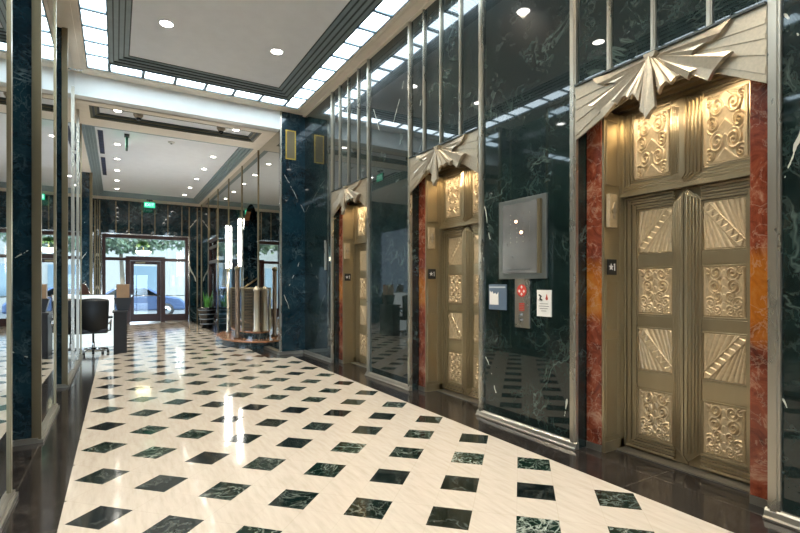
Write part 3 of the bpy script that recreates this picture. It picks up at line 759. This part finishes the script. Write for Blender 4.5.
MB().box(.026, .036, -.010, -.008, -.03, .03).box(.018, .026, -.010, -.008, .018, .026).build('numeral', M['white'], cs)
# small warm lamps behind each sunburst
for c in BAY:
    for v in (-.28, .28):
        ld = bpy.data.lights.new('elevator_lamp', 'SPOT'); ld.energy = BAY_W; ld.color = (1, .82, .58); ld.spot_size = radians(150); ld.spot_blend = .6; ld.shadow_soft_size = .03
        lo = bpy.data.objects.new('elevator_lamp', ld); COL.objects.link(lo); lo.location = (3.46, c+v, 2.86); lo.rotation_euler = (0, radians(-22), 0)
# copies for the other two bays
SRC = [(L1, 'far leaf of the carved bronze doors of the %s'), (L2, 'near leaf of the carved bronze doors of the %s'), (tr, 'bronze transom with two carved panels over the doors of the %s'),
       (J1, 'bronze far-side jamb of the %s beside its carved door'), (R1, 'red marble pilaster on the far side of the %s'),
       (R2, 'red marble pilaster on the near side of the %s'), (sl, 'pale metal threshold in front of the %s door'), (SB, 'fan shaped nickel sunburst above the %s'),
       (ln_, 'pale brass indicator plate on the jamb of the %s'), (cs, 'small black square sign with white star on the jamb of the %s')]
for bi, nm in ((1, 'middle elevator'), (2, 'farthest elevator')):
    dy = BAY[bi]-BAY[0]
    for o, lb in SRC:
        if o is R2: continue
        copy_tree(o, (o.location.x, o.location.y+dy, o.location.z), None, lb % nm)

# ================================================================= CALL STATION ON THE NEAR MARBLE PANEL
X0 = XR
ip = thing('indicator_panel', 'large framed stainless elevator status panel on dark marble', 'control panel', (X0, 3.37, 1.47))
def yb(px0, px1): return px0, px1
MB().box(-.022, 0, -.315, .315, 0, .785).build('back_plate', metal('grey frame', (.22, .24, .23), .3, (1, .5, .5), .1, .7), ip, bevel=.004)
MB().box(-.034, -.022, -.26, .245, .055, .735).build('display_face', metal('smoked steel', (.30, .31, .31), .22, (1, .5, .5), .3, .6), ip)
MB().box(-.046, -.022, -.262, -.225, .05, .74).build('hinge_post', M['brass'], ip)
for i in range(4):
    for j in range(7): MB().lathe([(.004, -.037), (.004, -.034)], (0, .13-.085*i, .36+.045*j), 8, axis='x').build('lamp_dot', M['steel'], ip)
red_glow = plain('lit floor lamp', (1, .5, .3), .3, emit=8, ecol=(1, .45, .25))
for y, z in ((.055, .56), (-.015, .45)): MB().lathe([(.011, -.040), (.011, -.034)], (0, y, z), 12, axis='x').build('lit_lamp', red_glow, ip)
for y, z in ((.17, .34), (.10, .22)): MB().lathe([(.006, -.038), (.006, -.034)], (0, y, z), 10, axis='x').build('key_hole', M['chrome'], ip)
m = MB()
for k in range(14): m.box(-.0355, -.034, -.12+.022*k-.008, -.12+.022*k+.006, .085, .097)
m.build('engraved_line', M['moulding_dark'], ip)
cp = thing('call_button_plate', 'tall narrow stainless call plate with red emblem below the status panel', 'call button', (X0, 3.367, .995))
MB().box(-.016, 0, -.095, .095, 0, .474).build('plate', M['steel'], cp, bevel=.003)
MB().lathe([(.062, -.019), (.062, -.016)], (0, 0, .36), 24, axis='x').build('red_emblem', M['red_paint'], cp)
m = MB()
for y, z in ((0, .395), (-.03, .355), (.03, .355), (0, .325)): m.prism([(y-.014, z), (y, z+.016), (y+.014, z), (y, z-.016)], 'x', -.021, -.019)
m.build('emblem_marks', M['white'], cp)
m = MB()
for k in range(5): m.box(-.0175, -.016, -.035, .035, .165+.016*k, .174+.016*k)
m.build('red_text', M['red_paint'], cp)
for z in (.125, .075):
    b = MB().lathe([(.017, -.026), (.019, -.016)], (0, 0, z), 20, axis='x').build('button', M['chrome'], cp)
    sgn = 1 if z > .1 else -1
    MB().prism([(-.008, z-.005*sgn), (.008, z-.005*sgn), (0, z+.008*sgn)], 'x', -.0275, -.026).build('arrow', M['white'], b)
s1 = thing('notice_sign', 'slate blue square sign with white skyline left of the call plate', 'sign', (X0, 3.72, 1.155))
MB().box(-.010, 0, -.13, .13, 0, .262).build('panel', M['blue_sign'], s1)
MB().prism([(.115, .05), (.115, .20), (.09, .175), (.075, .19), (.06, .165), (.045, .165), (.03, .175), (.02, .155), (-.005, .165), (-.015, .185), (-.02, .05)], 'x', -.012, -.010).build('white_skyline', M['white'], s1)
MB().box(-.0115, -.010, -.12, .12, .225, .24).build('pale_line', plain('pale lettering', (.5, .55, .6), .5), s1)
s2 = thing('warning_sign', 'white sign with black and red figures right of the call plate', 'sign', (X0, 3.095, 1.118))
MB().box(-.010, 0, -.085, .085, 0, .245).build('panel', M['white'], s2)
MB().tube([(-.012, .055, .20), (-.012, .03, .185), (-.012, .045, .165), (-.012, .02, .15)], .008, 6).box(-.014, -.010, .015, .06, .148, .155).build('black_figure', M['black'], s2)
MB().lathe([(.014, -.012), (.014, -.010)], (0, -.035, .165), 14, axis='x').prism([(-.05, .165), (-.02, .165), (-.035, .21)], 'x', -.012, -.010).build('red_figure', M['red_paint'], s2)
m = MB()
for k, (a, b) in enumerate(((-.05, .05), (-.06, .06), (-.045, .05), (-.03, .03))): m.box(-.0115, -.010, a, b, .115-.022*k, .120-.022*k)
m.build('text_lines', plain('grey lettering', (.12, .12, .12), .6), s2)
# gilt vent on the marble corner, key plate
vt = thing('gilded_vent', 'gilded rectangular vent high on the marble corner', 'vent', (3.09, YB, 4.01))
m = MB(); m.frame(-.015, 0, -.108, .108, 0, .60, .025)
for v in m.bm.verts: v.co = (v.co.y, v.co.x, v.co.z)
m.build('vent_frame', M['gold'], vt)
m = MB()
for k in range(9):
    x = -.083+.0207*k; m.box(x-.004, x+.004, -.010, -.003, .025, .575)
for k in range(24):
    z = .035+.0235*k; m.box(-.083, .083, -.008, -.004, z-.004, z+.004)
m.build('vent_grille', M['bronze_dark'], vt)
MB().box(-.085, .085, -.003, 0, .02, .58).build('vent_back', M['bronze_dark'], vt)
kp = tag(MB().box(-.03, 0, -.035, .035, -.28, .28).build('door_pull', M['steel'], loc=(XR, 8.42, 1.98), bevel=.005), 'vertical steel pull on the dark wall beside the farthest elevator', 'handle')

# ================================================================= CEILING FITTINGS
def downlight(x, y, z, label, watt=DOWN_W, r=.062, warm=(1, .84, .64)):
    d_ = thing('downlight', label, 'ceiling light', (x, y, z), 'round recessed downlights')
    MB().lathe([(r+.018, 0), (r+.018, -.006), (r, -.008), (r, 0)], seg=24).build('trim_ring', M['white'], d_)
    MB().lathe([(.004, -.004), (r, -.003), (r, 0), (.004, 0)], seg=24).build('lens', M['down_glow'], d_)
    ld = bpy.data.lights.new('downlight_lamp', 'SPOT'); ld.energy = watt; ld.spot_size = radians(125); ld.spot_blend = .7; ld.color = warm; ld.shadow_soft_size = .05
    lo = bpy.data.objects.new('downlight_lamp', ld); COL.objects.link(lo); lo.location = (x, y, z-.03)
ZI = 5.055
for y in (7.36, 4.6, 1.9, -.8):
    for x, s in ((.60, 'left'), (2.15, 'right')): downlight(x, y, ZI, 'round downlight in the high grey coffer, %s one' % s if y > 7 else 'round downlight in the high grey coffer nearer the viewer, %s side' % s, DOWN_W, .085)
for i, y in enumerate((10.42, 13.1, 14.6, 16.05, 17.6, 19.1)):
    for x, s in ((.02, 'left'), (2.16, 'right')):
        downlight(x, y if i else 10.36, (ZC if i else ZF+.077)+.005, ('%s downlight next to the white beam' % s) if i == 0 else '%s row downlight in the far coffer, number %s from the beam' % (s, ('one', 'two', 'three', 'four', 'five')[i-1]), DOWN_W*.5)
def exit_sign(x, y, z, rz, label, drop=.05):
    e = thing('exit_sign', label, 'exit sign', (x, y, z)); e.rotation_euler = (0, 0, rz)
    MB().box(-.10, .10, -.05, .05, -.03, 0).build('ceiling_plate', M['black'], e)
    MB().tube([(0, 0, -.03), (0, 0, -.03-drop)], .012).build('stem', M['black'], e)
    MB().box(-.19, .19, -.02, .02, -.03-drop-.22, -.03-drop).build('sign_box', M['black'], e)
    for s in (1, -1): MB().box(-.18, .18, -.0225 if s > 0 else .020, -.020 if s > 0 else .0225, -.03-drop-.21, -.03-drop-.01).build('green_face', M['green_sign'], e)
    for s in (1, -1):
        R = Matrix.Translation((0, -.0235*s, -.14-drop)) @ Matrix.Rotation(0 if s > 0 else pi, 4, 'Z') @ Matrix.Rotation(pi/2, 4, 'X')
        text_mesh('EXIT', .15, 'exit_lettering', M['sign_white'], e, R)
    return e
exit_sign(1.06, 19.98, 4.60, 0, 'green exit sign hanging in front of the back wall')
exit_sign(.20, 12.2, 4.755, pi/2, 'black-edged exit sign seen edge on near the left slot vents', .06)
for x in (.36, 1.86):
    s = thing('security_camera', 'small dome camera on the ceiling beside the %s downlight' % ('left' if x < 1 else 'right'), 'camera', (x, 10.36, ZF+.082), 'dome cameras by the beam')
    MB().lathe([(.085, 0), (.085, -.03), (.06, -.07), (.055, -.08)], seg=20).build('housing', plain('tan housing', (.35, .29, .22), .5) if 'tanh' not in M else M['tanh'], s)
    MB().lathe([(.052, -.08), (.045, -.11), (.02, -.13)], seg=20).build('dome', M['black_glass'], s)
sp = thing('smoke_detector', 'small round detector in the middle of the far coffer', 'detector', (1.1, 12.25, ZC+.005))
MB().lathe([(.07, 0), (.07, -.02), (.05, -.035)], seg=20).build('base', M['white'], sp); MB().lathe([(.03, -.035), (.02, -.05)], seg=14).build('head', M['chrome'], sp)
sk = thing('sprinkler_head', 'small chrome sprinkler head poking out near the top of the left wall', 'sprinkler', (XL+.014, 9.2, 4.86))
MB().tube([(0, 0, 0), (.10, 0, 0)], .012).build('pipe', M['chrome'], sk); MB().lathe([(.03, .10), (.03, .106)], seg=14, axis='x').build('deflector', M['chrome'], sk)
for y0, y1, l in ((12.1, 14.2, 'nearer'), (14.6, 16.9, 'farther')):
    v = thing('slot_vent', 'long navy slot vent in the far coffer, the %s one' % l, 'vent', (-.30, y0, ZC+.005))
    MB().frame(-.001, .0, -.05, .05, 0, y1-y0, .008)
    m = MB(); m.box(-.05, .05, 0, y1-y0, -.008, 0); m.build('slot_frame', M['navy'], v)
    m = MB()
    for k in range(8): m.box(-.045, .045, (k+.5)*(y1-y0)/8-.01, (k+.5)*(y1-y0)/8+.01, -.012, -.008)
    m.build('slot_bar', M['moulding_dark'], v)

# ================================================================= STAIR, LAMP STANDARDS
st = thing('curved_stair', 'low curved steps with terracotta treads against the mirrored wall', 'stairs', (XM, 12.2, 0))
def tier(rx, ry, z0, z1, xi=0.0):
    pts = [(xi, -ry)] + [(-rx*sin(a), -ry*cos(a)) for a in [radians(v) for v in (22, 50, 72, 108, 130, 158)]] + [(xi, ry)]
    return pts
def tread(pts, z0, z1, nm):
    m = MB(); m.prism([(x*.975, y*.985) for x, y in pts], 'z', z0, z1-.035); o = m.build('riser', M['marble_back'], st)
    m = MB(); m.prism(pts, 'z', z1-.035, z1); m.build('tread', M['terracotta'], st, bevel=.006)
tread(tier(.78, 1.58, 0, .17, -.002), 0, .17, 1); tread(tier(.40, 1.14, .17, .34, -.002), .17, .34, 2)
for k in range(6):
    x0 = -.06+.30*k
    m = MB(); m.box(x0, 2.4, AY0-12.2+.01, AY1-12.2-.01, .34+.17*k, .475+.17*k); m.build('riser', M['marble_back'], st)
    m = MB(); m.box(x0-.02, x0+.32, AY0-12.2+.01, AY1-12.2-.01, .475+.17*k, .51+.17*k); m.build('tread', M['terracotta'], st)
def sconce(y, label):
    l = thing('tube_wall_lamp', label, 'lamp', (XM-.005, y, 2.56), 'tall glowing tube lamps on the far wall')
    MB().box(-.02, 0, -.09, .09, -.68, .68).build('back_plate', M['steel'], l)
    MB().prism([(-.02, -.08), (-.045, -.08), (-.075, -.04), (-.075, .04), (-.045, .08), (-.02, .08)], 'z', -.62, .62).build('light_tube', M['white_glow'], l)
    for z in (-.45, .45): MB().prism([(-.02, -.084), (-.047, -.084), (-.079, -.042), (-.079, .042), (-.047, .084), (-.02, .084)], 'z', z, z+.018).build('band', M['brass'], l)
    for z in (-.66, .62): MB().prism([(-.02, -.085), (-.05, -.085), (-.082, -.043), (-.082, .043), (-.05, .085), (-.02, .085)], 'z', z, z+.04).build('cap', M['brass'], l)
sconce(13.10, 'nearer and larger of two glowing tube lamps on the wall beyond the stair')
sconce(14.82, 'farther of two glowing tube lamps on the wall beyond the stair')
def post(x, y, r0, mat, label):
    l = thing('stair_post', label, 'post', (x, y, .171))
    MB().lathe([(r0*1.7, 0), (r0*1.7, .03), (r0, .06), (r0, 1.60)], seg=18).build('shaft', mat, l)
    MB().lathe([(r0, 1.60), (r0*1.25, 1.62), (r0*1.25, 1.67), (.01, 1.70)], seg=18).build('capital', M['brass'], l)
post(2.53, 13.10, .036, M['steel'], 'slim tall steel post on the far end of the lowest step')
post(2.44, 11.55, .052, metal('mottled brown bronze', (.10, .075, .055), .4, (6, 6, 2), .3, .5), 'brown bronze post at the near end of the stair railing')
nw = thing('newel_post', 'thick round steel newel post on the second step', 'post', (2.79, 11.16, .342))
MB().lathe([(.085, 0), (.085, .03), (.068, .05), (.066, .93), (.08, .95), (.08, .98), (.05, 1.02), (.015, 1.06)], seg=24).build('shaft', M['nickel'], nw)
rl = thing('stair_railing', 'pierced bronze railing panels with sloping brass handrail beside the stair', 'railing', (2.58, 11.52, .342))
for y in (0, 1.36):
    MB().tube([(-.02, y, 1.0), (.30, y, 1.0), (.60, y, 1.22), (1.2, y, 1.62)], .022).build('handrail', M['brass'], rl)
    m = MB()
    for k in range(5):
        x = .01+.048*k; m.box(x-.006, x+.006, y-.008, y+.008, 0, .98)
    for j in range(14):
        z = .04+.07*j
        for k in range(4): 
            xc = .034+.048*k; m.prism([(xc-.022, z), (xc, z+.03), (xc+.022, z), (xc, z-.03)], 'y', y-.006, y+.006)
    m.build('grille_panel', M['grille'], rl)
    MB().box(-.04, -.0, y-.02, y+.02, 0, 1.02).build('post', M['brass'], rl)

# ================================================================= RECEPTION
dk = thing('reception_desk', 'dark reception desk with glowing patterned glass panel and side pedestal', 'desk', (0, 11.5, 0))
MB().box(-.05, .19, .0, .75, 0, .84).build('pedestal', plain('dark slate', (.008, .009, .011), .5, var=.2), dk, bevel=.006)
MB().box(-.07, .21, -.02, .8, .84, .875).build('pedestal_top', M['black'], dk, bevel=.004)
MB().box(-1.45, -.04, .95, 1.0, .05, 1.20).build('glass_panel', M['desk_glass'], dk)
m = MB(); m.box(-1.47, -.02, .93, 1.02, 1.20, 1.215); m.box(-1.47, -1.45, .93, 1.02, .0, 1.20); m.box(-.04, -.02, .93, 1.02, 0, 1.20); m.build('panel_frame', M['chrome'], dk)
MB().box(-1.45, -.07, .56, .93, .70, .74).build('worktop', M['black'], dk)
MB().box(-1.3, -.9, .55, .93, 0, .70).build('drawer_unit', M['black'], dk)
lm = thing('desk_lamp', 'black flared pot with a tan box shade on the desk pedestal', 'lamp', (.12, 11.86, .877))
MB().prism([(-.10, 0), (.10, 0), (.17, .27), (-.17, .27)], 'y', -.10, .10).build('flared_base', M['black'], lm)
MB().box(-.12, .12, -.1, .1, .27, .56).build('box_shade', M['wood_tan'], lm, bevel=.005)
fr2 = thing('tilted_frame', 'brown wooden frame leaning on the desk counter at the left', 'frame', (-.62, 12.475, 1.217))
o = MB().prism([(-.12, 0), (.12, 0), (.05, .22), (-.14, .24)], 'y', -.02, .02).build('panel', plain('brown panel', (.12, .05, .03), .4), fr2)
MB().tube([(.125, 0, .0), (.055, 0, .225), (-.14, 0, .245)], .008).build('pale_edge', M['chrome'], fr2)
# office chair, seen from behind
ch = thing('office_chair', 'black high-back office chair seen from behind at the reception desk', 'chair', (-.41, 11.69, 0))
ch.rotation_euler = (0, 0, radians(3)); ch.scale = (.92, .92, 1)
def shell(w0, w1, z0, z1, y, th, nm, n_=10):
    bm = bmesh.new(); rows = []
    for side in (0, 1):
        for j in range(n_+1):
            v = j/n_; z = z0+(z1-z0)*v; ww = (w0+(w1-w0)*v)*(1-.05*abs(2*v-1)**8)
            rows.append([bm.verts.new((ww*(2*i/n_-1), y+th*side*(1-(abs(2*i/n_-1))**4*.5)-.10*(2*i/n_-1)**2*-1*.6-.05*sin(pi*v)+(-.06*v), z+(-.03*(2*i/n_-1)**2 if j == n_ else 0))) for i in range(n_+1)])
    A, B = rows[:n_+1], rows[n_+1:]
    for R in (A, B):
        for j in range(n_):
            for i in range(n_): bm.faces.new((R[j][i], R[j][i+1], R[j+1][i+1], R[j+1][i])).smooth = True
    for i in range(n_):
        bm.faces.new((A[0][i], A[0][i+1], B[0][i+1], B[0][i])); bm.faces.new((A[n_][i], A[n_][i+1], B[n_][i+1], B[n_][i]))
        bm.faces.new((A[i][0], A[i+1][0], B[i+1][0], B[i][0])); bm.faces.new((A[i][n_], A[i+1][n_], B[i+1][n_], B[i][n_]))
    bmesh.ops.recalc_face_normals(bm, faces=bm.faces)
    me = bpy.data.meshes.new(nm); bm.to_mesh(me); bm.free(); me.materials.append(M['black_leather'])
    o = bpy.data.objects.new(nm, me); COL.objects.link(o); o.parent = ch
shell(.27, .30, .46, 1.15, -.24, .09, 'backrest')
m = MB(); m.prism([(-.27, -.24), (.27, -.24), (.29, 0), (.27, .24), (.2, .28), (-.2, .28), (-.27, .24), (-.29, 0)], 'z', .43, .53); m.build('seat', M['black_leather'], ch, bevel=.03)
for s in (-1, 1):
    MB().tube([(s*.24, .08, .45), (s*.33, .06, .47), (s*.34, .02, .68), (s*.33, -.18, .70), (s*.29, -.22, .62)], .018).build('armrest', M['chrome'], ch)
MB().lathe([(.03, .08), (.03, .25), (.022, .25), (.022, .43)], seg=14).build('gas_post', M['chrome'], ch)
m = MB()
for k in range(5):
    a = 2*pi*k/5+.3; m.tube([(0, 0, .12), (.30*cos(a), .30*sin(a), .085)], [.028, .018], 8)
m.build('star_base', M['chrome'], ch)
for k in range(5):
    a = 2*pi*k/5+.3; MB().lathe([(.012, -.025), (.034, -.025), (.034, .025), (.012, .025)], (.30*cos(a), .30*sin(a), .034), 14, axis='x').build('caster', M['black'], ch)
# potted snake plant
pt = thing('potted_snake_plant', 'green snake plant in a banded dark tapered pot by the far door', 'plant', (2.60, 17.0, 0))
MB().lathe([(.17, 0), (.18, .02), (.27, .62), (.30, .64), (.30, .70), (.27, .70), (.25, .60), (.02, .58)], seg=20).build('pot', M['black_glass'], pt)
for z in (.14, .30, .46, .60): MB().lathe([(.183+.145*z, z-.014), (.192+.145*z, z-.01), (.192+.145*z, z+.01), (.183+.145*z, z+.014)], seg=20).build('pot_band', M['bandm'], pt)
random.seed(12)
m = MB()
for k in range(26):
    a = random.random()*2*pi; r0 = random.uniform(.02, .16); ln2 = random.uniform(.35, .72); x, y = r0*cos(a), r0*sin(a); tx, ty = x*1.7+random.uniform(-.04, .04), y*1.7
    s_ = Vector((-sin(a), cos(a), 0))*.028; pts = []
    q = [Vector((x, y, .58)), Vector((x*1.2, y*1.2, .58+ln2*.5)), Vector((tx, ty, .58+ln2))]
    m.quad(tuple(q[0]-s_*.7), tuple(q[0]+s_*.7), tuple(q[1]+s_), tuple(q[1]-s_)); m.quad(tuple(q[1]-s_), tuple(q[1]+s_), tuple(q[2]+s_*.1), tuple(q[2]-s_*.1))
m.build('leaves', M['leaf'], pt, normals=False)
# soil under the leaves is the pot's own top
